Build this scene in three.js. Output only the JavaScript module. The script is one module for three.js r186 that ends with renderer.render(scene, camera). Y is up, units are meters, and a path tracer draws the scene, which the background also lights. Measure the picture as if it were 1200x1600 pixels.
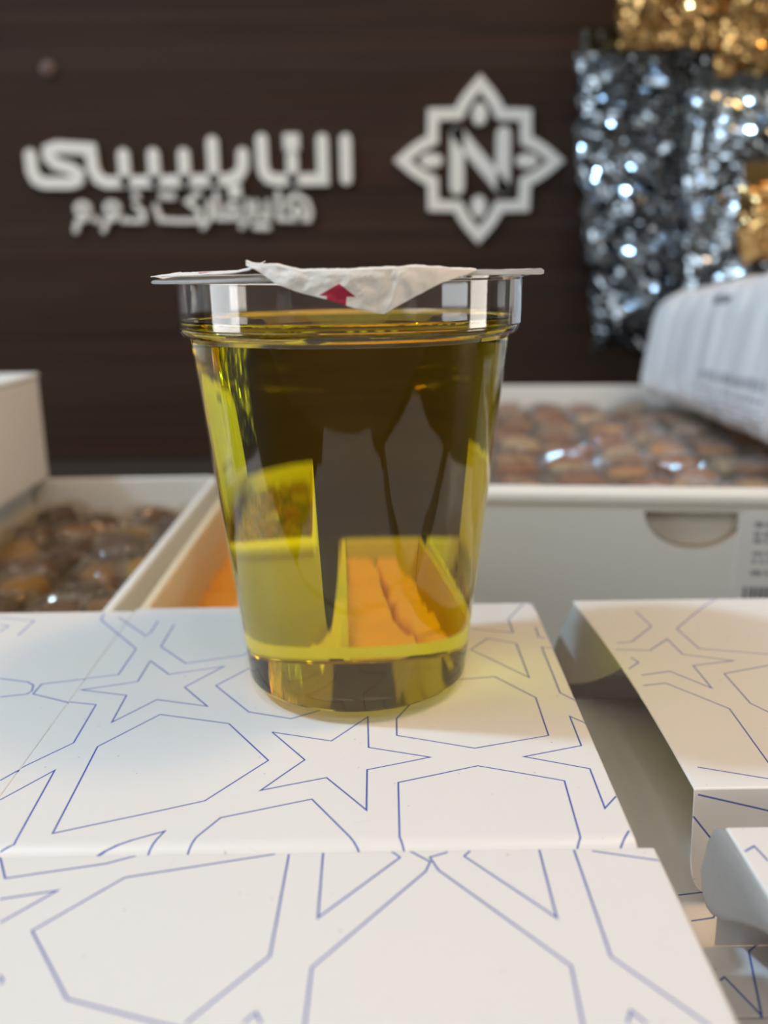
import * as THREE from 'three';
import { ImprovedNoise } from 'three/addons/math/ImprovedNoise.js';
import { mergeGeometries, mergeVertices } from 'three/addons/utils/BufferGeometryUtils.js';
import { RoundedBoxGeometry } from 'three/addons/geometries/RoundedBoxGeometry.js';
import { RectAreaLightUniformsLib } from 'three/addons/lights/RectAreaLightUniformsLib.js';
RectAreaLightUniformsLib.init();

// ---------------------------------------------------------------- camera, exposure, lights
// World: metres, y up. The origin is the centre of the cup's foot on the box top.
const MM = 0.001;
const scene = new THREE.Scene();
scene.background = new THREE.Color(0x000000);
const camera = new THREE.PerspectiveCamera(58.44, 0.75, 0.01, 20);
camera.position.set(0.0078, 0.107, 0.2336);
camera.rotation.order = 'YXZ';
camera.rotation.set(-14.58 * Math.PI / 180, 0, -0.85 * Math.PI / 180);
camera.focus = 0.208;
camera.userData.fStop = 8.4;
scene.add(camera);
const renderer = new THREE.WebGLRenderer({ antialias: true });
renderer.toneMapping = THREE.LinearToneMapping;
renderer.toneMappingExposure = 15.2;
renderer.shadowMap.enabled = true;
renderer.shadowMap.type = THREE.PCFSoftShadowMap;

const COOL = new THREE.Color().setRGB(0.55, 0.84, 1.12), WARM = new THREE.Color().setRGB(1.0, 0.52, 0.14);
const COOL_CD = 0.232, WARM_CD = 0.122, PANEL_NITS = 0.1;
const lamps = [];   // filled with lamp fittings further down, one per light
function spot(pos, target, color, cd, angle, soft) {
  const l = new THREE.SpotLight(color, cd, 0, angle, 0.4, 2);
  l.name = 'spot_lamp_light';
  l.position.set(...pos); l.target.position.set(...target);
  l.castShadow = true; l.shadow.radius = soft; l.shadow.mapSize.set(2048, 2048); l.shadow.camera.near = 0.05;
  scene.add(l, l.target);
  lamps.push({ pos, target, color });
  return l;
}
spot([-0.95, 1.21, 0.0], [0, 0.03, 0], COOL, COOL_CD, 0.62, 2.6);
spot([0.66, 1.36, 0.03], [0, 0.03, 0], WARM, WARM_CD, 0.62, 5.5);
// tall lit boxes mirrored in the curved plastic; the right one is added fill
const CASES = [{ x: -1.72, y: 0.2, z: 0.22, w: 0.72, h: 0.9, nits: 0.25, color: [0.92, 0.97, 1] }, { x: 1.9, y: 0.2, z: -0.05, w: 0.5, h: 0.9, nits: 0.3, color: [1, 0.93, 0.82] }];
for (const k of CASES) {
  const a = new THREE.RectAreaLight(new THREE.Color().setRGB(...k.color), k.nits, k.w, k.h);
  a.name = 'light_box_light'; a.position.set(k.x - 0.012 * Math.sign(k.x), k.y, k.z); a.lookAt(0, k.y, k.z);
  scene.add(a);
}
const PANELS = [[-0.8, 0.35, 1], [0.8, 0.35, 1], [-0.8, 1.8, 1.9], [0.8, 1.8, 1.9]];
for (const [x, z, k] of PANELS) {
  const a = new THREE.RectAreaLight(new THREE.Color().setRGB(1, 0.95, 0.88), PANEL_NITS * k, 1.16, 0.56);
  a.name = 'ceiling_panel_light';
  a.position.set(x, 1.855, z); a.lookAt(x, 0, z);
  scene.add(a);
}
const DOWN = [[-1.15, 0.62], [-0.55, 0.5], [0.06, 0.62], [0.62, 0.5], [1.2, 0.62], [-0.3, 1.3], [0.4, 1.3]];
for (const [x, z] of DOWN) {
  const l = new THREE.SpotLight(new THREE.Color().setRGB(1, 0.9, 0.76), 0.017, 0, 1.0, 0.5, 2);
  l.name = 'downlight_light'; l.position.set(x, 1.875, z); l.target.position.set(x, 0, z - 0.3);
  l.castShadow = true; l.shadow.radius = 1.6; l.shadow.mapSize.set(1024, 1024); l.shadow.camera.near = 0.05;
  scene.add(l, l.target);
}

// ---------------------------------------------------------------- helpers
let seedState = 20240517;
function rnd() { seedState = (seedState + 0x6d2b79f5) | 0; let t = Math.imul(seedState ^ (seedState >>> 15), 1 | seedState); t = (t + Math.imul(t ^ (t >>> 7), 61 | t)) ^ t; return ((t ^ (t >>> 14)) >>> 0) / 4294967296; }
const rr = (a, b) => a + (b - a) * rnd();
const perlin = new ImprovedNoise();
const lerp = THREE.MathUtils.lerp, clamp = THREE.MathUtils.clamp, smooth = THREE.MathUtils.smoothstep;
const names = new Map();
function numbered(name) { const n = names.get(name) ?? 0; names.set(name, n + 1); return n ? `${name}_${String(n).padStart(3, '0')}` : name; }
function shade(o) { o.traverse((m) => { if (m.isMesh) { m.castShadow = true; m.receiveShadow = true; } }); return o; }
function tag(o, label, category, group) { Object.assign(o.userData, { label, category }); if (group) o.userData.group = group; return o; }
function thing(name, label, category, pos = [0, 0, 0], group) {
  const o = new THREE.Group(); o.name = numbered(name); o.position.set(...pos); scene.add(o);
  return tag(o, label, category, group);
}
function part(name, geo, mat, parent, label) {
  const m = new THREE.Mesh(geo, mat); m.name = name; m.castShadow = m.receiveShadow = true; parent.add(m);
  if (label) m.userData.label = label;
  return m;
}
function solo(name, geo, mat, label, category, group) {
  const m = new THREE.Mesh(geo, mat); m.name = numbered(name); m.castShadow = m.receiveShadow = true; scene.add(m);
  return tag(m, label, category, group);
}
function structure(name, geo, mat) {
  const m = new THREE.Mesh(geo, mat); m.name = name; m.castShadow = m.receiveShadow = true; m.userData.kind = 'structure'; scene.add(m); return m;
}
const boxGeo = (x0, y0, z0, x1, y1, z1) => new THREE.BoxGeometry((x1 - x0) * MM, (y1 - y0) * MM, (z1 - z0) * MM).translate((x0 + x1) / 2 * MM, (y0 + y1) / 2 * MM, (z0 + z1) / 2 * MM);
const roundBox = (x0, y0, z0, x1, y1, z1, r) => new RoundedBoxGeometry((x1 - x0) * MM, (y1 - y0) * MM, (z1 - z0) * MM, 2, r * MM).translate((x0 + x1) / 2 * MM, (y0 + y1) / 2 * MM, (z0 + z1) / 2 * MM);
function canvasTex(w, h, draw, srgb = true) {
  const c = document.createElement('canvas'); c.width = w; c.height = h;
  draw(c.getContext('2d'), w, h);
  const t = new THREE.CanvasTexture(c); t.wrapS = t.wrapT = THREE.RepeatWrapping; t.anisotropy = 8;
  if (srgb) t.colorSpace = THREE.SRGBColorSpace;
  return t;
}
// a grid of points f(u, v) -> [x, y, z] in mm, with uv
function gridGeo(nu, nv, f, uvf) {
  const p = [], t = [], idx = [];
  for (let j = 0; j <= nv; j++) for (let i = 0; i <= nu; i++) {
    const [x, y, z] = f(i / nu, j / nv); p.push(x * MM, y * MM, z * MM);
    const w = uvf ? uvf(i / nu, j / nv, x, y, z) : [i / nu, j / nv]; t.push(w[0], w[1]);
  }
  for (let j = 0; j < nv; j++) for (let i = 0; i < nu; i++) {
    const a = j * (nu + 1) + i, b = a + 1, c = a + nu + 1, d = c + 1; idx.push(a, c, b, b, c, d);
  }
  const g = new THREE.BufferGeometry();
  g.setAttribute('position', new THREE.Float32BufferAttribute(p, 3));
  g.setAttribute('uv', new THREE.Float32BufferAttribute(t, 2));
  g.setIndex(idx); g.computeVertexNormals();
  return g;
}
// the same sheet with a thickness (mm): a front, a back and the edges between them
function sheetGeo(nu, nv, f, thick, uvf) {
  const g = gridGeo(nu, nv, f, uvf), n = g.attributes.normal, p = g.attributes.position, N = p.count;
  const pos = [], uv = [], idx = [...g.index.array];
  for (let s = 0; s < 2; s++) for (let i = 0; i < N; i++) {
    const k = s ? -thick * MM : 0;
    pos.push(p.getX(i) + n.getX(i) * k, p.getY(i) + n.getY(i) * k, p.getZ(i) + n.getZ(i) * k);
    uv.push(g.attributes.uv.getX(i), g.attributes.uv.getY(i));
  }
  for (let i = 0; i < g.index.count; i += 3) idx.push(g.index.array[i] + N, g.index.array[i + 2] + N, g.index.array[i + 1] + N);
  const at = (i, j) => j * (nu + 1) + i, edge = (a, b) => idx.push(a, b, a + N, b, b + N, a + N);
  for (let i = 0; i < nu; i++) { edge(at(i, 0), at(i + 1, 0)); edge(at(i + 1, nv), at(i, nv)); }
  for (let j = 0; j < nv; j++) { edge(at(0, j + 1), at(0, j)); edge(at(nu, j), at(nu, j + 1)); }
  const o = new THREE.BufferGeometry();
  o.setAttribute('position', new THREE.Float32BufferAttribute(pos, 3));
  o.setAttribute('uv', new THREE.Float32BufferAttribute(uv, 2));
  o.setIndex(idx); o.computeVertexNormals();
  return o;
}
function at1(list, x) { for (let i = 1; i < list.length; i++) if (x <= list[i][0]) { const [a, b] = [list[i - 1], list[i]]; return lerp(a[1], b[1], clamp((x - a[0]) / (b[0] - a[0]), 0, 1)); } return list[list.length - 1][1]; }

// ---------------------------------------------------------------- materials
const std = (o) => new THREE.MeshStandardMaterial(o), phys = (o) => new THREE.MeshPhysicalMaterial(o);
const lin = (r, g, b) => new THREE.Color().setRGB(r, g, b);
const fineBump = canvasTex(512, 512, (c, w, h) => {
  const im = c.createImageData(w, h);
  for (let i = 0; i < w * h; i++) { const v = 128 + (rnd() - 0.5) * 110 + 40 * perlin.noise((i % w) * 0.09, Math.floor(i / w) * 0.09, 1); im.data.set([v, v, v, 255], i * 4); }
  c.putImageData(im, 0, 0);
}, false);
function woodTex() {
  return canvasTex(1024, 1024, (c, w, h) => {
    c.fillStyle = 'rgb(62,47,38)'; c.fillRect(0, 0, w, h);
    for (let i = 0; i < 900; i++) {
      const y = rnd() * h, t = rnd();
      c.fillStyle = t < 0.45 ? `rgba(38,28,22,${rr(0.06, 0.22)})` : t < 0.75 ? `rgba(84,48,36,${rr(0.05, 0.2)})` : `rgba(74,62,54,${rr(0.08, 0.25)})`;
      const x = rnd() * w, l = rr(200, 900), hh = rr(1, 9);
      c.fillRect(x, y, l, hh); c.fillRect(x - w, y, l, hh);
    }
  });
}
const M = {
  wall: phys({ map: woodTex(), color: lin(0.84, 0.78, 0.74), roughness: 0.42, specularIntensity: 0.6 }),
  paint: std({ color: lin(0.62, 0.6, 0.56), roughness: 0.9 }),
  ceiling: std({ color: lin(0.75, 0.74, 0.71), roughness: 0.95 }),
  floor: std({ color: lin(0.42, 0.39, 0.35), roughness: 0.35 }),
  letter: std({ color: lin(0.88, 0.86, 0.8), roughness: 0.5 }),
  steel: std({ color: lin(0.5, 0.5, 0.5), metalness: 1, roughness: 0.35 }),
  darkMetal: std({ color: lin(0.03, 0.03, 0.035), metalness: 0.4, roughness: 0.45 }),
  table: std({ color: lin(0.035, 0.024, 0.018), roughness: 0.6 }),
  card: std({ color: lin(0.82, 0.81, 0.77), roughness: 0.6 }),
  kraft: std({ color: lin(0.48, 0.38, 0.26), roughness: 0.8 }),
  innerCard: std({ color: lin(0.6, 0.59, 0.57), roughness: 0.75 }),
  plastic: phys({ color: 0xffffff, transmission: 1, thickness: 0.0006, ior: 1.5, roughness: 0.02 }),
  plasticSheet: phys({ color: lin(0.985, 0.985, 0.98), transmission: 1, thickness: 0, ior: 1.5, roughness: 0.03, specularIntensity: 0.25 }),
  oil: phys({ color: 0xffffff, transmission: 1, thickness: 0.07, ior: 1.47, roughness: 0, attenuationColor: lin(0.95, 0.78, 0.003), attenuationDistance: 0.065 }),
  wrap: phys({ color: lin(0.93, 0.93, 0.93), transmission: 0.96, thickness: 0, ior: 1.55, roughness: 0.05 }),
  wrapClear: phys({ color: lin(0.9, 0.85, 0.75), transmission: 0.96, thickness: 0, ior: 1.5, roughness: 0.04 }),
  pouch: phys({ color: lin(0.95, 0.96, 0.97), roughness: 0.4, clearcoat: 0.4, clearcoatRoughness: 0.3 }),
  silver: std({ color: lin(0.27, 0.32, 0.37), metalness: 1, roughness: 0.13 }),
  flange: phys({ color: lin(0.92, 0.92, 0.9), transmission: 0.6, thickness: 0.001, ior: 1.5, roughness: 0.32 }),
  gold: std({ color: lin(0.55, 0.36, 0.15), metalness: 1, roughness: 0.15 }),
};

// ---------------------------------------------------------------- the room (setting)
structure('floor', boxGeo(-2600, -1006, -700, 2600, -906, 3600), M.floor);
structure('ceiling', boxGeo(-2600, 1900, -700, 2600, 2000, 3600), M.ceiling);
{
  const g = boxGeo(-2600, -906, -700, 2600, 1900, -600), uv = g.attributes.uv, p = g.attributes.position;
  for (let i = 0; i < uv.count; i++) uv.setXY(i, p.getX(i) / 1.1, p.getY(i) / 0.9);
  structure('wall_back', g, M.wall);
}
structure('wall_left', boxGeo(-2700, -906, -700, -2600, 1900, 3600), M.paint);
structure('wall_right', boxGeo(2600, -906, -700, 2700, 1900, 3600), M.paint);
structure('wall_front', boxGeo(-2700, -906, 3600, 2700, 1900, 3700), M.paint);

for (const [x, z] of PANELS) {
  const t = thing('ceiling_panel_lamp', `flat rectangular ceiling lamp panel, ${z < 1 ? 'over the table' : 'farther back over the shop floor'} on the ${x < 0 ? 'left' : 'right'}`, 'lamp', [x, 1.9, z], 'ceiling lamp panels');
  part('frame', mergeGeometries([boxGeo(-620, -36, -320, 620, 0, -290), boxGeo(-620, -36, 290, 620, 0, 320), boxGeo(-620, -36, -290, -590, 0, 290), boxGeo(590, -36, -290, 620, 0, 290)]), M.steel, t);
  part('diffuser', boxGeo(-590, -34, -290, 590, -4, 290), std({ color: 0xffffff, emissive: lin(1, 0.95, 0.88), emissiveIntensity: 0.06, roughness: 0.6 }), t);
}
DOWN.forEach(([x, z], i) => {
  const t = thing('ceiling_downlight', 'small round recessed ceiling light over the shop floor', 'lamp', [x, 1.9, z], 'recessed ceiling lights');
  part('trim_ring', new THREE.LatheGeometry([[34, 0], [48, 0], [48, -5], [44, -8], [36, -8], [34, -4], [34, 0]].map(([r, y]) => new THREE.Vector2(r * MM, y * MM)), 32), M.steel, t);
  part('bulb', new THREE.LatheGeometry([[0, -8], [20, -7.5], [32, -3], [33.5, 0]].map(([r, y]) => new THREE.Vector2(r * MM, y * MM)), 24), std({ color: 0xffffff, emissive: lin(1, 0.9, 0.76), emissiveIntensity: 0.4 }), t);
});
lamps.forEach(({ pos, target, color }, i) => {
  const t = thing('spot_lamp', i ? 'black spot lamp on a ceiling stem, throwing warm orange light' : 'black spot lamp on a ceiling stem, throwing cool white light', 'lamp', pos);
  const head = new THREE.Group();
  const dir = new THREE.Vector3(...target).sub(new THREE.Vector3(...pos)).normalize();
  const q = new THREE.Quaternion().setFromUnitVectors(new THREE.Vector3(0, -1, 0), dir);
  const shell = new THREE.LatheGeometry([[0, 140], [40, 138], [58, 120], [62, 30], [62, 8], [58, 8], [56, 32], [0, 34]].map(([r, y]) => new THREE.Vector2(r * MM, y * MM)), 40).applyQuaternion(q);
  const lens = new THREE.CylinderGeometry(0.054, 0.054, 0.004, 40).translate(0, 0.068, 0).applyQuaternion(q);
  part('housing', shell, M.darkMetal, t);
  part('lens', lens, std({ color: 0xffffff, emissive: color, emissiveIntensity: 0.8 }), t);
  part('stem', boxGeo(-8, 130, -8, 8, 1900 - pos[1] * 1000, 8), M.darkMetal, t);
});

for (const k of CASES) {
  const t = thing('light_box', k.x < 0 ? 'tall white lit box standing to the left of the table' : 'tall warm-white lit box added unseen right of the table as fill light', 'light box', [k.x, -0.906, k.z]);
  if (k.x > 0) t.rotation.y = Math.PI;
  const y0 = (k.y - k.h / 2 + 0.906) * 1000, y1 = y0 + k.h * 1000, w = k.w * 500;
  part('cabinet', mergeGeometries([boxGeo(-260, 0, -w - 30, 0, y0, w + 30), boxGeo(-260, y0, -w - 30, -4, y1 + 30, w + 30)]), M.card, t);
  part('lit_face', boxGeo(-3.8, y0 + 2, -w, 6, y1, w), std({ color: 0xffffff, emissive: lin(...k.color), emissiveIntensity: 0.08 }), t);
}

// table that carries everything
{
  const t = thing('display_table', 'brown display table under all the boxes and trays', 'table', [0, 0, 0]);
  part('tabletop', roundBox(-700, -96, -598, 700, -56, 330, 3), M.table, t);
  for (const [x, z] of [[-660, -560], [660, -560], [-660, 290], [660, 290]]) part('leg', boxGeo(x - 25, -906, z - 25, x + 25, -96, z + 25), M.darkMetal, t);
}

// ---------------------------------------------------------------- shop sign on the back wall: cut-out letters
// Drawn on an artboard of 1200 units; one unit is 0.55 mm on the wall.
const SX = (u) => 0.5515 * u - 320.2, SY = (u, v) => -0.5144 * v + 334.7 - 0.0093 * u;
function strokeShape(pts, width, closed) {
  const P = pts.map(([x, y]) => new THREE.Vector2(x, y)), n = P.length, L = [], R = [], h = width / 2;
  for (let i = 0; i < n; i++) {
    const a = closed ? P[(i + n - 1) % n] : P[Math.max(0, i - 1)], b = closed ? P[(i + 1) % n] : P[Math.min(n - 1, i + 1)];
    const d1 = P[i].clone().sub(a), d2 = b.clone().sub(P[i]);
    if (d1.length() < 1e-6) d1.copy(d2); if (d2.length() < 1e-6) d2.copy(d1);
    d1.normalize(); d2.normalize();
    const m = new THREE.Vector2(-d1.y - d2.y, d1.x + d2.x).normalize(), k = h / Math.max(0.45, m.dot(new THREE.Vector2(-d1.y, d1.x)));
    L.push(P[i].clone().addScaledVector(m, k)); R.push(P[i].clone().addScaledVector(m, -k));
  }
  if (closed) {
    const big = Math.abs(THREE.ShapeUtils.area(L)) > Math.abs(THREE.ShapeUtils.area(R)) ? [L, R] : [R, L];
    const s = new THREE.Shape(big[0]); s.holes.push(new THREE.Path(big[1])); return s;
  }
  const cap = (c, from, sign) => { const a0 = Math.atan2(from.y - c.y, from.x - c.x), out = []; for (let k = 1; k < 6; k++) out.push(new THREE.Vector2(c.x + h * Math.cos(a0 + sign * k * Math.PI / 6), c.y + h * Math.sin(a0 + sign * k * Math.PI / 6))); return out; };
  return new THREE.Shape([...L, ...cap(P[n - 1], L[n - 1], -1), ...R.slice().reverse(), ...cap(P[0], R[0], -1)]);
}
function curve(pts, per = 5) {
  const c = new THREE.CatmullRomCurve3(pts.map(([x, y]) => new THREE.Vector3(x, y, 0)), false, 'centripetal');
  return c.getPoints(per * (pts.length - 1)).map((p) => [p.x, p.y]);
}
const toWall = (pts) => pts.map(([u, v]) => [SX(u), SY(u, v)]);
const cut = (shape, d = 4) => new THREE.ExtrudeGeometry(shape, { depth: d * MM * 1000, bevelEnabled: true, bevelThickness: 0.3, bevelSize: 0.25, bevelSegments: 1, curveSegments: 16 }).scale(MM, MM, MM).translate(0, 0, -0.6 + 0.0004);
const line = (pts, w, smoothIt) => cut(strokeShape(toWall(smoothIt ? curve(pts) : pts), w * 0.535));
const dot = (u, v, s) => { const x = SX(u), y = SY(u, v), h = s * 0.27; return cut(new THREE.Shape([[x - h, y - h], [x + h, y - h], [x + h, y + h], [x - h, y + h]].map((p) => new THREE.Vector2(...p)))); };
const ring = (u, v, r, w) => { const p = []; for (let k = 0; k < 20; k++) p.push([u + r * Math.cos(k * Math.PI / 10), v + r * Math.sin(k * Math.PI / 10)]); return cut(strokeShape(toWall(p), w * 0.535, true)); };
{
  const t = thing('wall_sign', 'pale cut-out Arabic lettering in two lines on the dark brown wall', 'sign');
  const W = 17.5, w = 7;
  const word = (...g) => part('letters', mergeGeometries(g), M.letter, t);
  word(line([[544, 218], [544, 279]], W));
  word(line([[508, 218], [508, 280], [436, 281], [424, 278], [417, 269], [415, 256], [415, 218]], W), line([[461, 245], [461, 281]], W), dot(461, 222, 24));
  word(line([[385, 240], [384, 262], [376, 275], [362, 281], [172, 286], [160, 280], [153, 266], [151, 234], [100, 231], [87, 236], [86, 246], [96, 257], [118, 264], [129, 272], [127, 283], [116, 287], [75, 287], [63, 281], [58, 268], [58, 243]], W),
    line([[339, 222], [339, 281]], W), line([[294, 241], [294, 283]], W), line([[247, 241], [247, 284]], W), line([[201, 242], [201, 285]], W), dot(370, 299, 19));
  word(line([[437, 301], [437, 343], [484, 344], [487, 332], [482, 315], [467, 305], [453, 311], [450, 326]], w), line([[466, 343], [460, 331], [467, 323], [474, 331], [472, 343]], w));
  word(line([[420, 316], [420, 341], [390, 341]], w), line([[402, 316], [402, 341]], w), line([[389, 315], [390, 338], [378, 356]], w), dot(418, 356, 9), dot(409, 356, 9), dot(400, 355, 9));
  word(line([[341, 302], [341, 342], [374, 342]], w), ring(365, 329, 9, w));
  word(line([[328, 316], [330, 340], [317, 357]], w));
  word(line([[315, 301], [295, 316], [312, 330], [314, 346], [280, 347], [251, 345], [245, 323]], w), dot(258, 307, 10), dot(271, 307, 10));
  word(line([[214, 322], [226, 335], [224, 346], [203, 347]], w), dot(216, 307, 10));
  word(dot(194, 345, 9));
  word(ring(177, 327, 9, w), line([[180, 343], [167, 346], [161, 362]], w));
  word(dot(150, 345, 9));
  word(ring(131, 328, 9, w), line([[134, 344], [122, 347], [117, 363]], w));
}
{
  const t = thing('wall_emblem', 'pale star-shaped emblem framing the letter N on the dark brown wall', 'emblem');
  const c = [750, 250], q = [[0, -119], [-14, -103], [-25, -87], [-32, -72], [-71, -71], [-72, -32], [-87, -25], [-103, -14]], all = [];
  for (let k = 0; k < 4; k++) for (const [x, y] of q) { const s = [[x, y], [y, -x], [-x, -y], [-y, x]][k]; all.push([c[0] + s[0], c[1] + s[1]]); }
  part('emblem_frame', cut(strokeShape(toWall(all), 16.5 * 0.535, true)), M.letter, t);
  const wN = 21;
  part('letter', mergeGeometries([line([[716, 208], [716, 292]], wN), line([[787, 208], [787, 292]], wN), line([[716, 208], [787, 292]], wN)]), M.letter, t);
  for (const [dx, dy, rx, ry] of [[0, -72, 11, 17], [0, 72, 11, 17], [-74, 0, 17, 11], [74, 0, 17, 11]]) {
    const p = []; for (let k = 0; k < 24; k++) { const a = k * Math.PI / 12; p.push([c[0] + dx + rx * Math.cos(a), c[1] + dy + ry * Math.sin(a)]); }
    part('drop_shape', cut(new THREE.Shape(toWall(p).map((v) => new THREE.Vector2(...v)))), M.letter, t);
  }
}
{
  const s = solo('wall_screw', new THREE.LatheGeometry([[0, 0], [7, 0], [7, 1.5], [5, 3.2], [0, 4]].map(([r, y]) => new THREE.Vector2(r * MM, y * MM)), 20).rotateX(Math.PI / 2).translate(SX(97) * MM, SY(97, 112) * MM, -0.6),
    std({ color: lin(0.13, 0.075, 0.06), roughness: 0.6 }), 'small round pinkish cap on the dark wall above the lettering', 'screw cap');
}

// ---------------------------------------------------------------- patterned cartons
const LINES_A = [
  [-99.3, -0.8, -90.9, 1.6, -88.4, 3.7, -87.5, 7.3, -88.1, 9.2, -94.7, 10.7],
  [-84.9, -50.1, -84.5, -45.1, -66.6, -20.1, -66.9, -2.2, -86.4, 3.1, -86.5, 9.2, -75.7, 14.3, -67.6, 16.2, -66.9, 36.3, -74.5, 46.5, -77.9, 52.5],
  [-60.2, -11.3, -52.7, -1.7, -38.2, -6.5, -46.6, 6.7, -38.4, 18.1, -52.4, 13.8, -60.7, 26.1, -61.1, 11, -74.2, 7.3, -60.3, 2.6, -60.2, -11.3],
  [-79.1, -46.9, -66.2, -30.1, -65.4, -32.6, -65.3, -42.9],
  [-59.4, -39.4, -59.6, -21.8, -49.6, -9.1, -33.9, -14.4, -26.1, -28],
  [-11.8, -20, -31.1, -4.7, -38.3, 6, -27.2, 21.6, -16.1, 25.5, -9.2, 21.3],
  [-49.6, 22.2, -60.6, 38.3, -59.2, 72.9, -30.9, 61.9, -19.4, 45.8, -31.3, 27.7, -49.6, 22.2],
  [-74.7, 60.5, -67.1, 48.7, -65.6, 76.2, -67.8, 77.7],
  [-51.8, 80.1, -36.9, 72.6, -39.5, 80.2],
  [-31.8, 80.4, -30.1, 74.7, -26.5, 68.2, -8.3, 62, 3.2, 80.4],
  [-20.1, 32.3, -5.5, 37.1, 3, 25.2, 3.4, 40.4, 17.6, 45.3, 3.2, 50.4, 3.3, 66.4, -5.7, 53.5, -19.6, 58.3, -11.1, 45.7, -20.1, 32.3],
  [10.2, 26.3, 10.1, 34.9, 28.2, 41.6, 46.4, 36, 46.5, 15.9, 37.3, 2.9, 20.1, 5.4, 10.2, 26.3],
  [32.5, -16, 38.2, -24.3, 46.3, -20.2, 46.6, 3.7, 32.5, -16],
  [54.8, -57.2, 46.5, -39.8, 46.5, -28.5, 34.1, -32.2],
  [56.2, 62.5, 52.8, 66.9, 53, 51.4, 39.1, 45.7, 53.2, 41.1, 53.3, 26.5, 56.5, 30.2],
  [56.1, -16.3, 53.4, -17.1, 53.3, 13.4, 56.8, 18.5],
  [11.4, 80.4, 10, 75.7, 10.1, 55.9, 28.1, 49.4, 46.4, 56.2, 45.7, 76.6, 43.9, 80.2],
  [52.3, 79.9, 55.8, 74.8],
  [54, -32.7, 53.7, -24.9, 55.5, -23.6],
  [51.1, -54.3, 54.8, -57.2, 57.1, -45.1],
  [-118.4, -48.2, -105.9, -44.8, -106.4, -32.3],
  [-113.5, -35.9, -112.5, -40.7, -115.8, -41.6],
];
const LINES_C = [
  [-66.8, 80.1, -63.1, 86.9, -45.7, 83, -40.6, 80.7],
  [-61.7, 92.7, -52.2, 90.6, -59.2, 98.9],
  [-14, 80.8, -40.9, 87.2, -52.9, 101.1, -41.9, 116.4, -27, 121.2, -18.5, 123.7],
  [-11.3, 80.9, -11.8, 107.9, -22.7, 121.5],
  [-4.8, 80.6, -4.6, 98.9, 9.9, 82.4, 8.1, 80.3],
  [11.7, 80.4, 15.5, 83.9, 14.5, 86.7, -4.8, 110.6, -5, 123],
  [19, 81, 15.5, 82.5, 16.9, 86.4, 36.5, 111, 35.8, 123.7],
  [23.3, 80.7, 22, 82.3, 36.3, 99.8, 36.5, 80.6],
  [43.1, 80.8, 43.3, 109.1, 54.3, 123.5],
  [46.5, 81.3, 58.3, 84.5],
  [-14.1, 121.6, -12.5, 119.6, -11.5, 121.7],
  [42.4, 122.7, 43.5, 120.3, 45.2, 122.7],
  [-54.3, 111.3, -53.4, 112.2, -53.4, 113.3],
];
const LINES_D = [
  [88.3, -45.2, 89.1, -31.8, 79.2, -20.2, 74.2, -19.2],
  [119.1, -56, 113.3, -50.1, 96.4, -29.7, 97.7, -14.2, 117.1, -9.3],
  [72.5, -14.5, 82.5, -13.4, 90.6, -21.7, 91.3, -10.3, 104.6, -5.3, 91.6, -2.5, 91.6, 11.8, 83.6, 1, 74.8, 3.2],
  [73.1, 9.8, 79.9, 8.4, 91.9, 23.7, 91.1, 54.2],
  [114.2, -2.1, 98.5, 3, 98.6, 20.9, 102.2, 27.2],
  [99.7, 33.2, 98.8, 33.5, 98.3, 36.7],
  [74.1, 51.4, 89.9, 57.1],
  [72.4, -1, 76.5, -5.2, 75.3, -8.6],
];
const LINES_E = [
  [78.5, 85, 77.7, 80.4, 75.3, 82],
];
const LINES_L = [
  [72.3, 57.5, 77.6, 56.7, 82.9, 55.7],
  [72.4, 65.9, 77.5, 65, 78.7, 62.9],
  [72.4, 83, 73.6, 82.1, 77, 91.9, 81.1, 75.2, 86.9, 70.7],
];

const CARTON_H = 28;
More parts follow.
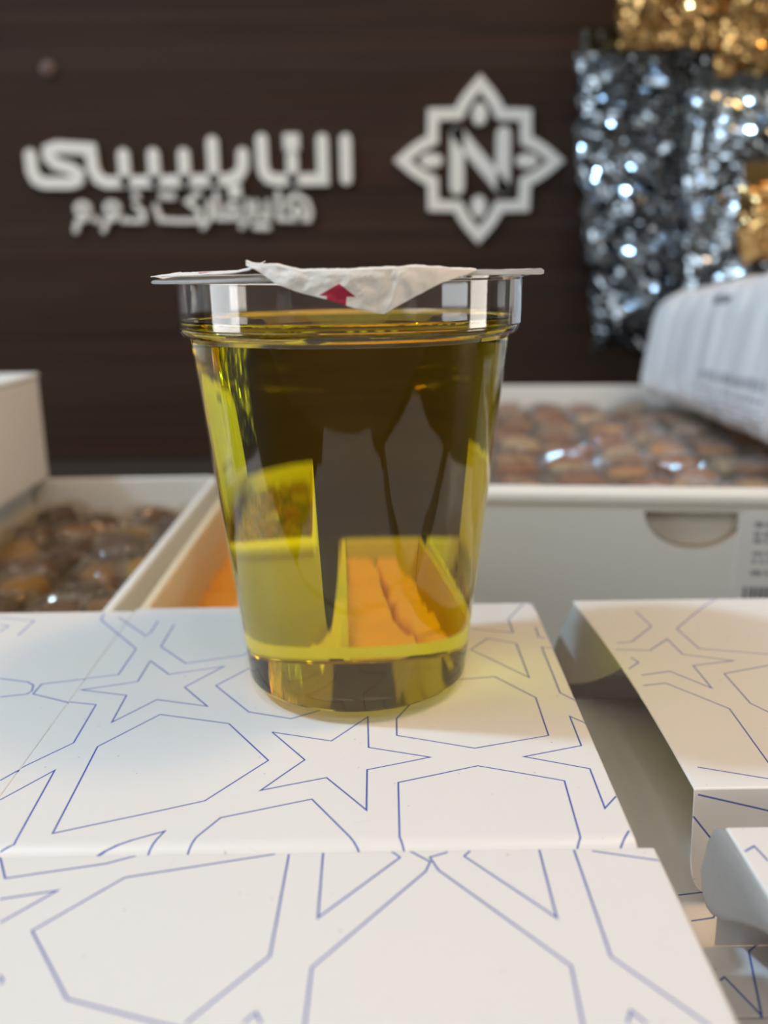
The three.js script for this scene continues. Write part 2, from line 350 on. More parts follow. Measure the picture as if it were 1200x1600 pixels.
// Carton in mm, top at y = 0: rounded top edges, sides down to -h; uv unfolds the sides onto the printed sheet.
function cartonGeo(b) {
  const { x0, x1, z0, z1, h = CARTON_H, y0 = 0, r = {}, warp, wave = 0.12 } = b, pad = h + 2;
  const axis = (a0, a1, ra, rb, n) => {
    const o = [], K = 5;
    for (let k = 0; k <= K; k++) { const a = k / K * Math.PI / 2; o.push([a0 + ra * (1 - Math.cos(a)), ra * (1 - Math.sin(a))]); }
    for (let k = 1; k < n; k++) o.push([lerp(a0 + ra, a1 - rb, k / n), 0]);
    for (let k = K; k >= 0; k--) { const a = k / K * Math.PI / 2; o.push([a1 - rb * (1 - Math.cos(a)), rb * (1 - Math.sin(a))]); }
    return o;
  };
  const X = axis(x0, x1, r.l ?? 0.6, r.r ?? 0.6, 28), Z = axis(z0, z1, r.b ?? 0.6, r.f ?? 0.6, 28), U = x1 - x0 + 2 * pad, V = z1 - z0 + 2 * pad;
  const wx = warp ?? ((x) => x), P = [], T = [], I = [];
  const push = (x, y, z, ux, uz) => { P.push(wx(x, z, y) * MM, (y + y0) * MM, z * MM); T.push((ux - x0 + pad) / U, 1 - (uz - z0 + pad) / V); return P.length / 3 - 1; };
  const topY = (x, dx, z, dz) => -Math.min(dx + dz, Math.max(dx, dz) + 0.35 * Math.min(dx, dz)) + (dx + dz === 0 ? wave * perlin.noise(x * 0.035 + y0, z * 0.035, 2.2) * Math.min(1, (x - x0) / 12, (x1 - x) / 12, (z - z0) / 12, (z1 - z) / 12) : 0);
  const top = Z.map(([z, dz]) => X.map(([x, dx]) => push(x, topY(x, dx, z, dz), z, x, z)));
  for (let j = 0; j < Z.length - 1; j++) for (let i = 0; i < X.length - 1; i++) I.push(top[j][i], top[j + 1][i], top[j][i + 1], top[j][i + 1], top[j + 1][i], top[j + 1][i + 1]);
  const wall = (ring, out) => {      // ring of [x, y, z], out = unfolding direction
    const a = ring.map(([x, y, z]) => push(x, y, z, x + out[0] * -y, z + out[1] * -y)), c = ring.map(([x, y, z]) => push(x, -h, z, x + out[0] * h, z + out[1] * h));
    for (let k = 0; k < ring.length - 1; k++) I.push(a[k], c[k], a[k + 1], a[k + 1], c[k], c[k + 1]);
  };
  const e = 0;
  const zl = Z.length - 1, xl = X.length - 1, yy = (i, j) => topY(X[i][0], X[i][1], Z[j][0], Z[j][1]);
  if (b.front !== false) wall(X.map(([x], i) => [x, yy(i, zl), z1]), [0, 1]);
  wall(X.map(([x], i) => [x, yy(i, 0), z0]).reverse(), [0, -1]);
  if (b.left !== false) wall(Z.map(([z], j) => [x0, yy(0, j), z]), [-1, 0]);
  wall(Z.map(([z], j) => [x1, yy(xl, j), z]).reverse(), [1, 0]);
  if (b.bottom !== false) { const q = [[x0, z0], [x1, z0], [x0, z1], [x1, z1]].map(([x, z]) => push(x, -h, z, x, z)); I.push(q[0], q[1], q[2], q[1], q[3], q[2]); }
  const g = new THREE.BufferGeometry();
  g.setAttribute('position', new THREE.Float32BufferAttribute(P, 3));
  g.setAttribute('uv', new THREE.Float32BufferAttribute(T, 2));
  g.setIndex(I); g.computeVertexNormals();
  return g;
}
function printedCard(b, lines, px, extra) {
  const { x0, x1, z0, z1, h = CARTON_H } = b, pad = h + 2, U = x1 - x0 + 2 * pad, V = z1 - z0 + 2 * pad;
  const map = canvasTex(px, Math.round(px * V / U), (c, w, hh) => {
    const k = w / U;
    c.fillStyle = 'rgb(238,236,234)'; c.fillRect(0, 0, w, hh);
    for (let i = 0; i < 170; i++) { c.fillStyle = `rgba(120,112,104,${rr(0.1, 0.4)})`; c.beginPath(); c.arc(rnd() * w, rnd() * hh, rr(0.08, 0.26) * k, 0, 7); c.fill(); }
    for (let i = 0; i < 60; i++) { const x = rnd() * w, y = rnd() * hh, a = rnd() * 7, l = rr(1, 5) * k; c.strokeStyle = `rgba(150,145,140,${rr(0.05, 0.18)})`; c.lineWidth = 0.1 * k; c.beginPath(); c.moveTo(x, y); c.lineTo(x + l * Math.cos(a), y + l * Math.sin(a)); c.stroke(); }
    c.strokeStyle = 'rgb(56,82,172)'; c.lineWidth = 0.34 * k; c.lineJoin = 'miter';
    for (const L of [...lines, ...(extra ?? [])]) {
      c.beginPath();
      for (let i = 0; i < L.length; i += 2) c[i ? 'lineTo' : 'moveTo']((L[i] - x0 + pad) * k, (L[i + 1] - z0 + pad) * k);
      c.stroke();
    }
  });
  const bump = fineBump.clone(); bump.repeat.set(U / 12, V / 12);
  return phys({ map, roughness: 0.4, clearcoat: 0.4, clearcoatRoughness: 0.2, bumpMap: bump, bumpScale: 0.00002, side: THREE.DoubleSide });
}
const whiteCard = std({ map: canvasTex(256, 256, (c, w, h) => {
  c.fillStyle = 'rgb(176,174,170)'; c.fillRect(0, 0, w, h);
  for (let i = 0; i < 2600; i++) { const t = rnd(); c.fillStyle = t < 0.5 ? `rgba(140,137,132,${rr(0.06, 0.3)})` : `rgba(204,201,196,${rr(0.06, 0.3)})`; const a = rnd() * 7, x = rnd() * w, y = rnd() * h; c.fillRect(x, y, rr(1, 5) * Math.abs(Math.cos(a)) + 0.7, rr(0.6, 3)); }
}), roughness: 0.7, bumpMap: fineBump, bumpScale: 0.00002 });   // grey flap board with random lighter and darker flecks
{
  const A = { x0: -75.3, x1: 56.6, z0: -55, z1: 79.6, r: { f: 4.2, b: 0.8, l: 0.4, r: 0.7 }, warp: (x, z) => x + (x > 0 ? (z - 12) * -0.009 * x / 56 : 0) };
  solo('patterned_carton', cartonGeo(A), printedCard(A, LINES_A, 1900), 'white carton with a blue line pattern that carries the cup of oil', 'carton');
  const B = { x0: -207, x1: -75.4, z0: -53, z1: 79.4, y0: -0.1, r: { f: 4.2, b: 0.8, l: 0.9, r: 0.4 } };
  solo('patterned_carton', cartonGeo(B), printedCard(B, LINES_A, 1024), 'white blue-lined carton pushed against the left edge of the cup\'s carton', 'carton');
  const C = { x0: -73, x1: 58.8, z0: 80.0, z1: 214, y0: 0.1, r: { f: 1, b: 0.9, l: 0.8, r: 0.9 } };
  solo('patterned_carton', cartonGeo(C), printedCard(C, LINES_C, 1900), 'nearest white blue-lined carton, in front of the one under the cup', 'carton');
  const D = { x0: 70.6, x1: 203, z0: -56, z1: 60, r: { f: 0.7, b: 0.7, l: 0.4, r: 0.7 }, front: false, left: false, bottom: false, warp: (x, z, y) => { const t = (z + 56) / 116, k = 1 - clamp((x - 70.6) / 60, 0, 1); return x + k * (2.4 * t + 1.7 * Math.sin(Math.PI * t) ) ; } };
  const fD = [[73.8, 61.3, 89.2, 65.3, 110, 71], [73, 66.2, 78.1, 72.9, 84, 82]];
  const dm = printedCard(D, LINES_D, 1900, fD), dt = thing('patterned_carton', 'white blue-lined carton right of the gap, with an open end flap at its front corner', 'carton');
  part('carton_body', cartonGeo(D), dm, dt);
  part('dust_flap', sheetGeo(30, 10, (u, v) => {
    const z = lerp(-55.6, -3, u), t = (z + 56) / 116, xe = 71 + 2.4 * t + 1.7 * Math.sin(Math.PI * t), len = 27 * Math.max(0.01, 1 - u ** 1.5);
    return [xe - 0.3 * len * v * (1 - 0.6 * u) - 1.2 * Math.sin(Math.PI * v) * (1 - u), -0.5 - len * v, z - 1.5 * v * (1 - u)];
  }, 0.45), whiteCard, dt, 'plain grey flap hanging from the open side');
  // the tuck flap that closes its near end: straight top, rounded lower corner
  const pad = CARTON_H + 2, U = D.x1 - D.x0 + 2 * pad, V = D.z1 - D.z0 + 2 * pad;
  const low = [[73, -17], [73.6, -21], [75, -24], [77.5, -26.2], [82, -27.4], [203, -27.4]];
  part('tuck_flap', sheetGeo(60, 8, (u, v) => { const x = 73 + 130 * u * u, yb = at1(low, x); return [x, -0.35 + (yb + 0.35) * v, 60.2 + 0.6 * Math.sin(Math.PI * v) + 0.6 * v * Math.exp(-(x - 73) / 6)]; }, 0.45, (u, v, x, y, z) => [(x - D.x0 + pad) / U, 1 - (60 - y - D.z0 + pad) / V]), dm, dt);
}
{
  // shallow open-ended carton at the near right
  const E = { x0: 74.6, x1: 205, z0: 73.7, z1: 190, r: { f: 0.7, b: 0.9, l: 0.6, r: 0.7 }, left: false, bottom: false };
  const t = thing('patterned_carton', 'white carton at the right edge with a rounded grey end flap hanging into the gap', 'carton');
  part('carton_body', cartonGeo(E), printedCard(E, LINES_E, 1024), t);
  const back = [[66.2, -14], [67.4, -8], [70.2, -3], [73.8, -0.6]], lowz = [[66.3, -16.5], [67.5, -20.2], [70, -21.4], [73, -21], [78, -18.6], [84, -14.2], [92, -9], [100, -4.6], [106, -1.6]];
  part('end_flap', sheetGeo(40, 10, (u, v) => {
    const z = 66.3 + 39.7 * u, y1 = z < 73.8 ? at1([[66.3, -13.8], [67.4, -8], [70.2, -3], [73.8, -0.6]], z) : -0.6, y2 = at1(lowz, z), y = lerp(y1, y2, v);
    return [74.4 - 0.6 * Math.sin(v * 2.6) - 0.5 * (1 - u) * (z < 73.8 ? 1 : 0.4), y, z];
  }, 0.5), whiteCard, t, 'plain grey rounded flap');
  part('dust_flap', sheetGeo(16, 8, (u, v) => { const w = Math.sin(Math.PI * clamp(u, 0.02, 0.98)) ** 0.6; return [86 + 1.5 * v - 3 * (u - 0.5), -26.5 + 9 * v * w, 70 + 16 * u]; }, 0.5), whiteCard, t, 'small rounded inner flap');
}
// the layer of cartons underneath
const LOWER = [[-110, 22.2, -41, 92], [22.6, 154.8, -41, 92], [-110, 22.2, 92.4, 225], [22.6, 154.8, 92.4, 225]];
LOWER.forEach(([x0, x1, z0, z1], i) => {
  const b = { x0, x1, z0, z1, y0: -CARTON_H - 0.2, h: 27.6 };
  solo('patterned_carton', cartonGeo(b), printedCard(b, LINES_L, i === 1 ? 1024 : 256), [
    'white carton of the lower layer, hidden below the cup\'s carton', 'white blue-lined carton of the lower layer, seen at the bottom of the gap', 'white carton of the lower layer, hidden below the nearest carton', 'white carton of the lower layer, under the carton with the hanging end flap'][i], 'carton');
});

// ---------------------------------------------------------------- the cup, its torn seal and the oil
function ripple(theta) { return 0.0013 * Math.sin(3 * theta + 1.1) + 0.001 * Math.sin(7 * theta + 0.4) + 0.0007 * Math.sin(17 * theta + 2.3) + 0.0005 * Math.sin(29 * theta) + 0.00022 * Math.sin(53 * theta + 1.7); }
function arcPts(cx, cy, r, a0, a1, n = 9) { const o = []; for (let k = 0; k <= n; k++) { const a = lerp(a0, a1, k / n) * Math.PI / 180; o.push([cx + r * Math.cos(a), cy + r * Math.sin(a)]); } return o; }
function latheMM(profile, seg = 160, close = false, wobble = true) {
  const src = close ? [...profile, profile[0]] : profile, pts = [];
  for (let i = 0; i < src.length - 1; i++) {
    const [a, b] = [src[i], src[i + 1]], len = Math.hypot(b[0] - a[0], b[1] - a[1]), e = Math.min(0.05, len * 0.2);
    pts.push(a, [lerp(a[0], b[0], e / len), lerp(a[1], b[1], e / len)]);
    const n = Math.floor(len / 4); for (let k = 1; k < n; k++) pts.push([lerp(a[0], b[0], k / n), lerp(a[1], b[1], k / n)]);
    pts.push([lerp(a[0], b[0], 1 - e / len), lerp(a[1], b[1], 1 - e / len)]);
  }
  pts.push(src[src.length - 1]);
  const g = new THREE.LatheGeometry(pts.map(([r, y]) => new THREE.Vector2(r * MM, y * MM)), seg);
  if (wobble) {
    const p = g.attributes.position, n = g.attributes.normal;
    for (let i = 0; i < p.count; i++) {
      const x = p.getX(i), y = p.getY(i), z = p.getZ(i), R = Math.hypot(x, z); if (R < 1e-5) continue;
      const th = Math.atan2(x, z), k = smooth(y, 0.006, 0.02) * (1 - smooth(y, 0.085, 0.092)), e = ripple(th) * k, d = (ripple(th + 0.001) - ripple(th - 0.001)) / 0.002 * k;
      p.setXYZ(i, x * (1 + e), y, z * (1 + e));
      const nr = (n.getX(i) * x + n.getZ(i) * z) / R, tx = z / R, tz = -x / R;
      const v = new THREE.Vector3(n.getX(i) - tx * d * nr, n.getY(i), n.getZ(i) - tz * d * nr).normalize();
      n.setXYZ(i, v.x, v.y, v.z);
    }
  }
  return g;
}
{
  const cup = thing('plastic_cup', 'clear plastic cup full of yellow-green oil with its paper seal torn open', 'cup');
  part('cup_wall', latheMM([[27.2, 0.45], [28.4, 0.2], [29.1, 0.5], [29.45, 1.4], [30.05, 6.6], [30.6, 7.0], [30.25, 7.5], [39.66, 91.9], ...arcPts(39.75, 95.0, 2.45, -80, 0)]), M.plasticSheet, cup);
  part('cup_bottom', latheMM([[0, 2.6], [24, 2.6], [28.8, 2.8], [29.5, 3.0]], 120, false, false), M.plasticSheet, cup);
  part('collar', latheMM([[42.2, 95.05], [42.4, 95.3], [42.55, 105.4], [43.0, 106.0], [43.0, 106.6], [42.2, 106.4], [42.0, 105.4], [41.85, 95.4], [41.95, 95.1]], 160, true, false), M.plastic, cup);
  const fl = latheMM([[42.4, 106.62], [47.1, 106.0], [47.5, 106.1], [47.55, 106.5], [47.2, 106.75], [42.4, 107.25]], 160, true, false), p = fl.attributes.position;
  for (let i = 0; i < p.count; i++) { const R = Math.hypot(p.getX(i), p.getZ(i)), th = Math.atan2(p.getX(i), p.getZ(i)), d = th - Math.PI / 2; p.setY(i, p.getY(i) + (1.0 * smooth(R, 0.0445, 0.0475) * Math.exp(-d * d / 0.03) + 0.3 * Math.sin(2 * th + 0.6) * smooth(R, 0.043, 0.0475)) * MM + p.getX(i) * 0.006); }
  part('flange', fl, M.flange, cup);
  // paper seal: a strip still lying on the left of the flange, then the torn tongue folded down over the front
  const seal = phys({ map: canvasTex(768, 256, (c, w, h) => {
    c.fillStyle = 'rgb(238,235,230)'; c.fillRect(0, 0, w, h);
    for (let i = 0; i < 900; i++) { c.fillStyle = `rgba(${rnd() < 0.5 ? '215,208,196' : '250,249,247'},${rr(0.1, 0.4)})`; c.fillRect(rnd() * w, rnd() * h, rr(1, 6), rr(1, 3)); }
    const X = (x) => (x + 20) / 48 * w, Y = (y) => (111 - y) / 13 * h;
    c.fillStyle = 'rgb(178,38,72)'; c.beginPath();
    [[-0.3, 105.3], [2.9, 102.7], [1.1, 102.75], [0.9, 101], [-2.9, 101], [-2.75, 102.9], [-4.3, 103.1]].forEach(([x, y], i) => c[i ? 'lineTo' : 'moveTo'](X(x), Y(y))); c.fill();
  }), roughness: 0.75, bumpMap: fineBump, bumpScale: 0.00005 });
  const bottom = [[-19, 109.2], [-17, 108.4], [-15.3, 107.3], [-12.9, 105.6], [-7.9, 103.8], [-1.7, 102.2], [3.3, 100.5], [8.4, 99.6], [12, 101.4], [14.7, 102.8], [19.8, 105.2], [25.8, 107], [27.5, 107.6]];
  const topY = [[-19, 110.3], [-17.5, 109.7], [-12.7, 109.4], [-7.8, 108.2], [-0.3, 108.2], [8.5, 108.5], [16, 108.7], [22, 108.2], [27.5, 107.9]];
  const tongue = sheetGeo(110, 46, (u, v) => {
    const x = -19 + 46.5 * u, yt = at1(topY, x), yb = Math.min(at1(bottom, x), yt - 0.05), zc = Math.sqrt(47.9 * 47.9 - x * x), lip = 11, hang = yt - yb, s = v * (lip + hang);
    const crinkle = 0.16 * perlin.noise(x * 2.6, s * 2.6, 12.7) + 0.5 * perlin.noise(x * 0.35, s * 0.45, 3.3) + 0.14 * perlin.noise(x * 1.3, s * 1.3, 8.1) + 0.22 * Math.abs(perlin.noise(x * 0.22 + s * 0.2, s * 0.12 - x * 0.1, 5.5));
    if (s < lip) { const d = lip - s; return [x, yt - 0.35 - 0.4 * smooth(d, 0, 6) + crinkle * 0.5 + 0.35 * Math.exp(-((s - 9) ** 2)), zc - d + 0.4]; }
    const d = s - lip, tilt = 0.45 * smooth(d, 0.2, 2) + 0.09 * d;
    const ridge = 0.5 * Math.exp(-((x - 13 + d * 0.45) ** 2) / 1.6) * smooth(d, 0.5, 3);
    return [x, yt - 0.35 - d + 0.15 * smooth(d, 0, 1), zc + 0.4 + tilt + (crinkle + ridge) * smooth(d, 0, 1.2)];
  }, 0.14, (u, v, x, y) => [(x + 20) / 48, (y - 98) / 13]);
  part('torn_seal', tongue, seal, cup, 'torn white paper tongue with a red arrow, folded over the rim');
  part('torn_seal', sheetGeo(60, 40, (u, v) => {     // the rest of the seal, sagging over the far half of the mouth
    const a = lerp(1.28, 2 * Math.PI - 1.5, u), edge = 46.5 - 0.6 * Math.sin(a * 9), R = edge * v, x = -R * Math.sin(a), z = R * Math.cos(a) - 10 * (1 - v);
    return [x, 107.35 - 2.6 * Math.max(0, 1 - (v * v) ** 2.2) + 0.25 * perlin.noise(x * 0.15, z * 0.15, 4.4) + x * 0.006, z];
  }, 0.14), seal, cup, 'white seal still covering the far half of the mouth');
  const strip = sheetGeo(90, 8, (u, v) => {
    const a = lerp(0.40, 1.27, u), R = lerp(40.8, 47.7, v), rise = 1.5 * Math.max(0, 1 - u / 0.2) ** 1.6 + 0.5 * Math.max(0, 1 - u / 0.8) + 0.5, w = 0.25 * perlin.noise(a * 14, v * 2, 1.2) + 0.12 * perlin.noise(a * 40, v * 4, 3);
    return [-R * Math.sin(a), 107.1 + rise * (1.15 - 0.75 * v) + w * 0.5 + 0.5 * u * (1 - v) - R * Math.sin(a) * 0.006, R * Math.cos(a)];
  }, 0.14);
  part('torn_seal', strip, seal, cup, 'narrow strip of white seal left on the rim');

  solo('cooking_oil', latheMM([[0, 3.1], [28.2, 3.1], [28.95, 3.3], [29.35, 3.9], [39.35, 91.9], ...arcPts(39.45, 95.0, 2.22, -80, 0), [41.7, 97.1], [41.25, 96.8], [40.2, 96.58], [38, 96.5], [0, 96.5]]), M.oil, 'clear yellow-green oil filling the plastic cup', 'oil');
}

// ---------------------------------------------------------------- wrapped biscuits and pastries
function pillowGeo(L, W, T, seed, n = 14) {       // crinkled clear wrapper with two flat fins
  const half = (s) => gridGeo(n, n, (u, v) => {
    const x = (u - 0.5) * L, z = (v - 0.5) * W, ax = Math.abs(u - 0.5) * 2, az = Math.abs(v - 0.5) * 2;
    const dome = Math.max(0, 1 - (ax / 0.82) ** 4) ** 0.5 * Math.max(0, 1 - az ** 4) ** 0.5, c = perlin.noise(u * 7 + seed, v * 7, s) * 2.2 + perlin.noise(u * 17, v * 15 + seed, s + 4) * 1.1;
    return [x + 0.6 * c * dome, s * (dome * T / 2 + 0.25) + (ax > 0.82 ? 0.8 * Math.sin(v * 26 + seed) : 0) + c * dome * 0.7, z];
  });
  const a = half(1), b = half(-1); b.setIndex([...b.index.array].reverse()); b.computeVertexNormals();
  return mergeGeometries([a, b]);
}
function biscuitGeo(rx, rz, t, seed) {
  const g = new THREE.LatheGeometry([[0, -t / 2], [rx * 0.8, -t / 2], [rx * 0.97, -t / 3], [rx, 0], [rx * 0.95, t / 3], [rx * 0.75, t / 2], [rx * 0.4, t * 0.56], [0, t * 0.52]].map(([r, y]) => new THREE.Vector2(r * MM, y * MM)), 24).scale(1, 1, rz / rx);
  const p = g.attributes.position;
  for (let i = 0; i < p.count; i++) p.setY(i, p.getY(i) + 0.8 * MM * perlin.noise(p.getX(i) * 260 + seed, p.getZ(i) * 260, seed));
  g.computeVertexNormals(); return g;
}
const crumb = (r, g, b) => std({ color: lin(r, g, b), roughness: 0.8, bumpMap: fineBump, bumpScale: 0.0002 });
const biscuitMats = [crumb(0.42, 0.19, 0.07), crumb(0.34, 0.13, 0.05), crumb(0.5, 0.27, 0.11), crumb(0.3, 0.15, 0.08), crumb(0.52, 0.36, 0.2)];
const sweetMats = [crumb(0.22, 0.11, 0.03), crumb(0.1, 0.055, 0.03), crumb(0.34, 0.2, 0.03), crumb(0.14, 0.07, 0.03), crumb(0.08, 0.045, 0.03)];
function wrapped(name, label, category, group, mat, L, W, T, seed) {
  const t = thing(name, label, category, [0, 0, 0], group);
  part('biscuit', biscuitGeo(L * 0.34, W * 0.4, T * 0.62, seed), mat, t);
  part('wrapper', pillowGeo(L, W, T, seed), name === 'wrapped_sweet' ? M.wrapClear : M.wrap, t, 'crinkled clear wrapper');
  return t;
}
function scatter(protos, spots) {
  spots.forEach(([x, y, z, a, tx, tz], i) => {
    let o = protos[i % protos.length];
    if (i >= protos.length) { const c = o.clone(); c.name = numbered(o.userData.base); scene.add(c); o = c; } else o.userData.base = o.name.replace(/_\d{3}$/, '');
    o.position.set(x * MM, y * MM, z * MM); o.rotation.set(tx, a, tz);
  });
}

// ---------------------------------------------------------------- right tray
const TR = { x: 8, z: -140, a: -0.114 };
const trayPoint = (x, z) => [TR.x + x * Math.cos(TR.a) + z * Math.sin(TR.a), TR.z - x * Math.sin(TR.a) + z * Math.cos(TR.a)];
{
  const t = thing('card_tray', 'large white tray with a half-moon hand hole behind the cup, full of wrapped biscuits', 'tray', [TR.x * MM, -0.056, TR.z * MM]);
  t.rotation.y = TR.a;
  const H = 75, Wd = 330, Dp = 372;
  const hole = new THREE.Path(); hole.absellipse(127, H - 7.2, 20, 15.5, Math.PI, 2 * Math.PI, false); hole.closePath();
  const s = new THREE.Shape([[0, 0], [Wd, 0], [Wd, H - 1], [0, H - 1]].map((p) => new THREE.Vector2(...p))); s.holes.push(hole);
  part('front_panel', new THREE.ExtrudeGeometry(s, { depth: 4.4, bevelEnabled: false, curveSegments: 32 }).scale(MM, MM, MM).translate(0, 0, -0.0044), M.card, t);
  part('front_lining', boxGeo(2, 2, -9, Wd - 2, H - 1.5, -4.6), M.card, t, 'inner layer of the folded front wall');
  {
    part('hole_edge', gridGeo(24, 1, (u, v) => { const a = Math.PI * (1 + u); return [127 + 19.9 * Math.cos(a), H - 7.2 + 15.4 * Math.sin(a), -4.4 * v]; }), std({ color: lin(0.3, 0.2, 0.12), roughness: 0.9, side: THREE.DoubleSide }), t, 'brown cut edge of the hand hole');
  }
  part('front_rim', roundBox(0, H - 6.5, -10.5, Wd, H + 1.5, 0.8, 3.4), M.card, t);
  part('side_panel', roundBox(0, 0, -Dp, 4, H, -9.6, 1.2), M.card, t);
  part('side_panel', roundBox(Wd - 4, 0, -Dp, Wd, H, -9.6, 1.2), M.card, t);
  part('back_panel', roundBox(4.2, 0, -Dp, Wd - 4.2, H, -Dp + 4, 1.2), M.card, t);
  part('base_panel', boxGeo(4.2, 0.2, -Dp + 4.2, Wd - 4.2, 3, -9.2), M.card, t);
  part('raised_liner', boxGeo(4.4, 44, -Dp + 4.4, Wd - 4.4, 46, -9.6), M.kraft, t);
  const label = std({ map: canvasTex(512, 640, (c, w, h) => {
    c.fillStyle = 'rgb(232,231,230)'; c.fillRect(0, 0, w, h);
    c.fillStyle = 'rgb(150,152,156)';
    for (const [y, l, hh] of [[50, 250, 34], [110, 330, 26], [150, 190, 26], [230, 360, 20], [275, 300, 20], [340, 240, 30]]) { let x = 60; while (x < 60 + l) { const d = rr(14, 46); c.fillRect(x, y, d, hh); x += d + 10; } }
    c.fillStyle = 'rgb(28,30,34)'; let x = 40; while (x < 470) { const d = rr(3, 13); c.fillRect(x, 440, d, 130); x += d + rr(3, 11); }
  }), roughness: 0.55 });
  const lg = boxGeo(144, 22, 0.02, 200, 67.5, 0.35); part('price_label', lg, label, t, 'white barcode label');
  const spots = [];
  for (let i = 0; i < 10; i++) for (let j = 0; j < 13; j++) {
    const [x, z] = trayPoint(30 + i * 29.5 + rr(-4, 4), -34 - j * 25 + rr(-4, 4));
    spots.push([x, 1.8 + rr(-1, 3), z, rr(0, 6.28), rr(-0.16, 0.16), rr(-0.16, 0.16)]);
  }
  const protos = biscuitMats.map((m, k) => wrapped('wrapped_biscuit', `${['reddish brown', 'dark brown', 'golden brown', 'dull brown', 'pale tan'][k]} biscuit in a crinkled clear wrapper in the right-hand tray`, 'biscuit', 'wrapped biscuits in the tray with the hand hole', m, 37, 29, 13, k * 3.7 + 0.3));
  scatter(protos, spots);
}

// ---------------------------------------------------------------- left trays
function openTray(name, label, x0, x1, z0, z1, H, inner) {
  const t = thing(name, label, 'tray', [x0 * MM, -0.056, z1 * MM]), w = x1 - x0, d = z1 - z0;
  part('side_panel', roundBox(0, 0, -d, 3.6, H, 0, 1.1), inner, t); part('side_panel', roundBox(w - 3.6, 0, -d, w, H, 0, 1.1), inner, t);
  part('end_panel', roundBox(3.8, 0, -3.6, w - 3.8, H, 0, 1.1), inner, t); part('end_panel', roundBox(3.8, 0, -d, w - 3.8, H, -d + 3.6, 1.1), inner, t);
  part('base_panel', boxGeo(3.8, 0.2, -d + 3.8, w - 3.8, 3, -3.8), M.kraft, t);
  return t;
}
openTray('card_tray', 'narrow white tray at the left holding dark amber wrapped sweets', -199, -87.5, -286, -60, 51, M.card);
openTray('card_tray', 'narrow tray of orange-brown pastries between the left tray and the cup', -78.5, 3, -286, -60, 51, std({ color: lin(0.74, 0.64, 0.45), roughness: 0.7 }));
{
  const spots = [];
  for (let l = 0; l < 2; l++) for (let i = 0; i < 4; i++) for (let j = 0; j < 7; j++) spots.push([-182 + i * 26 + rr(-4, 4) + (l ? 4 : 0), (l ? -26 : -42) + rr(-3, 3), -84 - j * 30 + rr(-6, 6), rr(0, 6.28), rr(-0.35, 0.35), rr(-0.35, 0.35)]);
  scatter(sweetMats.map((m, k) => wrapped('wrapped_sweet', `${['amber brown', 'dark brown', 'ochre', 'reddish brown', 'nearly black'][k]} sweet in a clear wrapper in the left tray`, 'sweet', 'wrapped sweets in the left tray', m, 34, 28, 15, 20 + k * 2.9)), spots);
  const past = [];
  for (let l = 0; l < 2; l++) for (let i = l ? 1 : 0; i < 3; i++) for (let j = 0; j < 8; j++) past.push([-64 + i * 26.5 + rr(-1, 1), -41 + l * 20.5 + rr(-1, 1), -76 - j * 27 + rr(-1, 1), rr(-0.1, 0.1), rr(-0.06, 0.06), rr(-0.06, 0.06)]);
  const pm = [crumb(0.86, 0.42, 0.06), crumb(0.85, 0.41, 0.057), crumb(0.87, 0.43, 0.062)];
  const pastry = (m, k) => {
    const t = thing('pastry', 'square orange-brown layered pastry in the middle tray', 'pastry', [0, 0, 0], 'square pastries in the tray left of the cup');
    const crust = new RoundedBoxGeometry(0.025, 0.014, 0.025, 4, 0.004), p = crust.attributes.position;
    for (let i = 0; i < p.count; i++) p.setY(i, p.getY(i) + 0.9 * MM * perlin.noise(p.getX(i) * 300 + k, p.getZ(i) * 300, k));
    crust.computeVertexNormals();
    part('crust', crust, m, t);
    part('base_layer', new RoundedBoxGeometry(0.0246, 0.006, 0.0246, 2, 0.002).translate(0, -0.0095, 0), m, t);
    return t;
  };
  scatter(pm.map(pastry), past);
}
// white carton standing at the far left
{
  const t = thing('white_carton', 'plain white carton standing at the left behind the tray of sweets', 'carton', [-0.186, -0.0045, -0.286]);
  part('carton_body', roundBox(-150, 0, 0, 0, 58, 190, 1.6), M.card, t);
  part('lid_flap', roundBox(-150.5, 58.1, -0.5, 0.5, 60.5, 95, 0.9), M.card, t); part('lid_flap', roundBox(-150.5, 58.1, 95.4, 0.5, 60.5, 190.5, 0.9), M.card, t);
  const s = thing('carton_stand', 'low white carton under the taller one at the far left', 'carton', [-0.2, -0.056, -0.286]);
  part('carton_body', roundBox(-150, 0, 0, -0.2, 51.3, 226, 1.4), M.card, s);
}

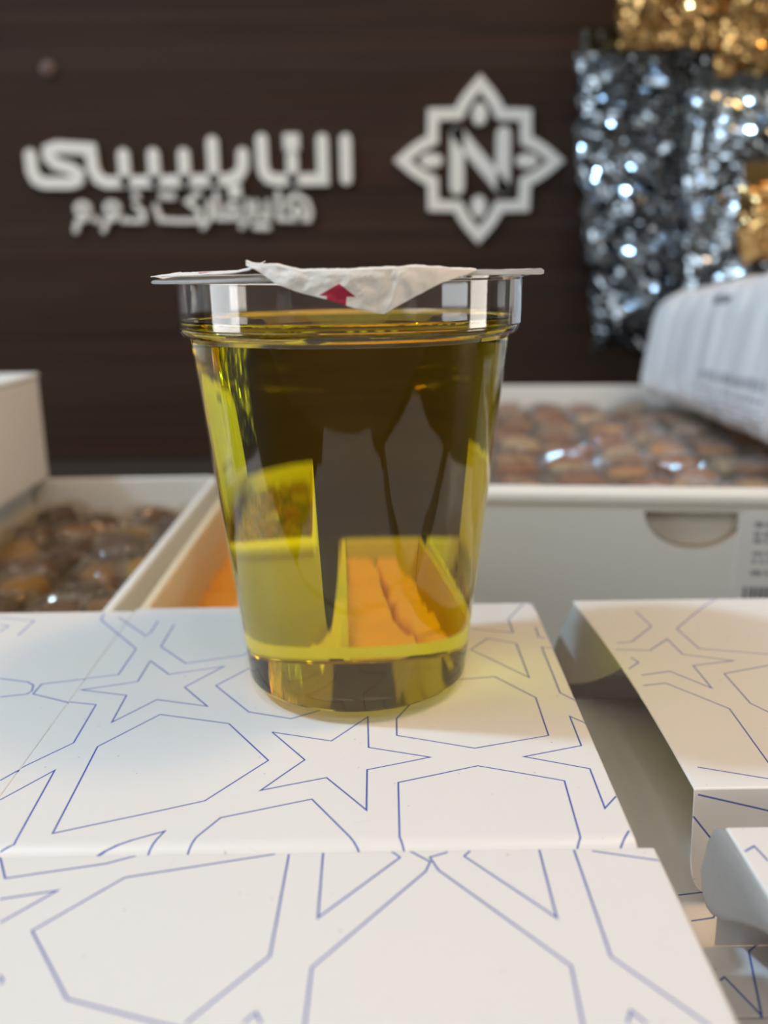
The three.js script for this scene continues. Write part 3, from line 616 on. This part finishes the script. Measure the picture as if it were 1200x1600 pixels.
// ---------------------------------------------------------------- white printed pouch lying on the right tray
{
  const t = thing('printed_pouch', 'white crinkled pouch with faint grey print lying on the right-hand tray', 'pouch', [0.2, 0.014, -0.47]);
  const L = 290, Hh = 92, Wp = 95;
  const tex = canvasTex(1024, 512, (c, w, h) => {
    c.fillStyle = 'rgb(240,241,243)'; c.fillRect(0, 0, w, h);
    c.fillStyle = 'rgba(70,74,84,0.8)'; c.fillRect(470, 214, 70, 14); c.fillRect(548, 216, 34, 12);
    c.fillStyle = 'rgba(120,124,134,0.6)';
    for (let k = 0; k < 7; k++) { let x = 520; while (x < 860) { const d = rr(8, 26); c.fillRect(x, 262 + k * 9, d, 4); x += d + 7; } }
  });
  const mat = M.pouch.clone(); mat.map = tex;
  const g = gridGeo(90, 64, (u, v) => {
    const a = v * Math.PI * 2, e = 0.45, sx = Math.sign(Math.cos(a)) * Math.abs(Math.cos(a)) ** e, sy = Math.sign(Math.sin(a)) * Math.abs(Math.sin(a)) ** e;
    const end = Math.max(0.02, 1 - Math.abs(u * 2 - 1) ** 16), taper = 0.86 + 0.28 * u;
    const c = 3.2 * Math.abs(perlin.noise(u * 16, Math.cos(a) * 1.4, Math.sin(a) * 1.4 + 2)) + 1.6 * perlin.noise(u * 30, Math.cos(a) * 2.5 + 7, Math.sin(a) * 2.5);
    return [Wp / 2 - sx * (Wp / 2 - 3) * end ** 0.3 + c * -sx + 0.16 * sy * Hh / 2 * taper, Hh / 2 * taper + sy * (Hh / 2 - 3) * taper * end ** 0.25 + c * sy * 0.5, u * L];
  }, (u, v) => [u, (v + 0.5) * 1.0]);
  part('pouch_film', g, mat, t);
  part('end_seal', sheetGeo(24, 6, (u, v) => [Wp / 2 + (u - 0.5) * 50, Hh * 0.36 + 26 * (u - 0.5) + 1.4 * Math.sin(u * 30), -8 + 10 * v], 0.4), mat, t);
}

// ---------------------------------------------------------------- foil bags hanging on the wall
function foilBag(name, label, mat, x0, x1, y0, y1, z, depth, seed, crush, lean, sealMat) {
  const t = thing(name, label, 'foil bag', [0, 0, 0]);
  const side = (s) => {
    const n = 46, m = Math.round(46 * (y1 - y0) / (x1 - x0));
    const g = gridGeo(n, m, (u, v) => {
      const ax = Math.abs(u * 2 - 1), av = Math.abs(v * 2 - 1), dome = Math.max(0, 1 - ax ** 3.2) ** 0.55 * Math.max(0, 1 - av ** 5) ** 0.6;
      const X = lerp(x0, x1, u) + lean * (1 - v) ** 1.4 * (1 - u), Y = lerp(y0, y1, v);
      const n1 = Math.abs(perlin.noise(X * 0.03 + seed, Y * 0.022, s)) * 20, n2 = Math.abs(perlin.noise(X * 0.075, Y * 0.06 + seed, s + 2)) * 9, n3 = perlin.noise(X * 0.19 + seed, Y * 0.17, s + 5) * 4;
      const c = crush * (n1 + n2 + n3 - 9);
      const edge = 5 * perlin.noise(Y * 0.05, seed, 3) * ax ** 4 + 6 * perlin.noise(X * 0.06, seed, 6) * av ** 6;
      return [X + edge * Math.sign(u - 0.5) + 0.35 * c * dome, Y + 5 * perlin.noise(X * 0.05, seed, 9) * av ** 6, z + s * (dome * depth / 2 + 0.4) + c * (0.15 + 0.85 * dome)];
    });
    if (s < 0) g.setIndex([...g.index.array].reverse());
    return g.toNonIndexed();
  };
  const g = mergeGeometries([side(1), side(-1)]); g.computeVertexNormals();
  part('foil_film', g, mat, t);
  part('top_seal', sheetGeo(20, 4, (u, v) => [lerp(x0 + 6, x1 - 6, u), y1 - 2 + 16 * v, z + 1.6 * Math.sin(u * 40) * v + 0.2], 0.3), sealMat ?? mat, t);
  return t;
}
foilBag('foil_bag', 'crumpled silver foil bag hanging left of the other on the wall', M.silver, 163, 276, 40, 276, -558, 50, 1.7, 1.25, 26);
foilBag('foil_bag', 'crumpled silver foil bag at the right picture edge above the white pouch', M.silver, 236, 344, 80, 236, -502, 40, 5.1, 1.15, 8);
foilBag('foil_bag', 'crumpled gold foil bag at the top right in front of the silver ones', M.gold, 176, 258, 262, 420, -500, 32, 8.9, 1.0, 8);
foilBag('foil_bag', 'second crumpled gold foil bag in the top right corner', M.gold, 264, 372, 244, 420, -500, 34, 12.4, 1.0, -8);
foilBag('foil_bag', 'small crumpled gold foil bag hanging low at the right picture edge', M.gold, 262, 322, 112, 166, -456, 20, 15.3, 1.0, 8);

renderer.render(scene, camera);
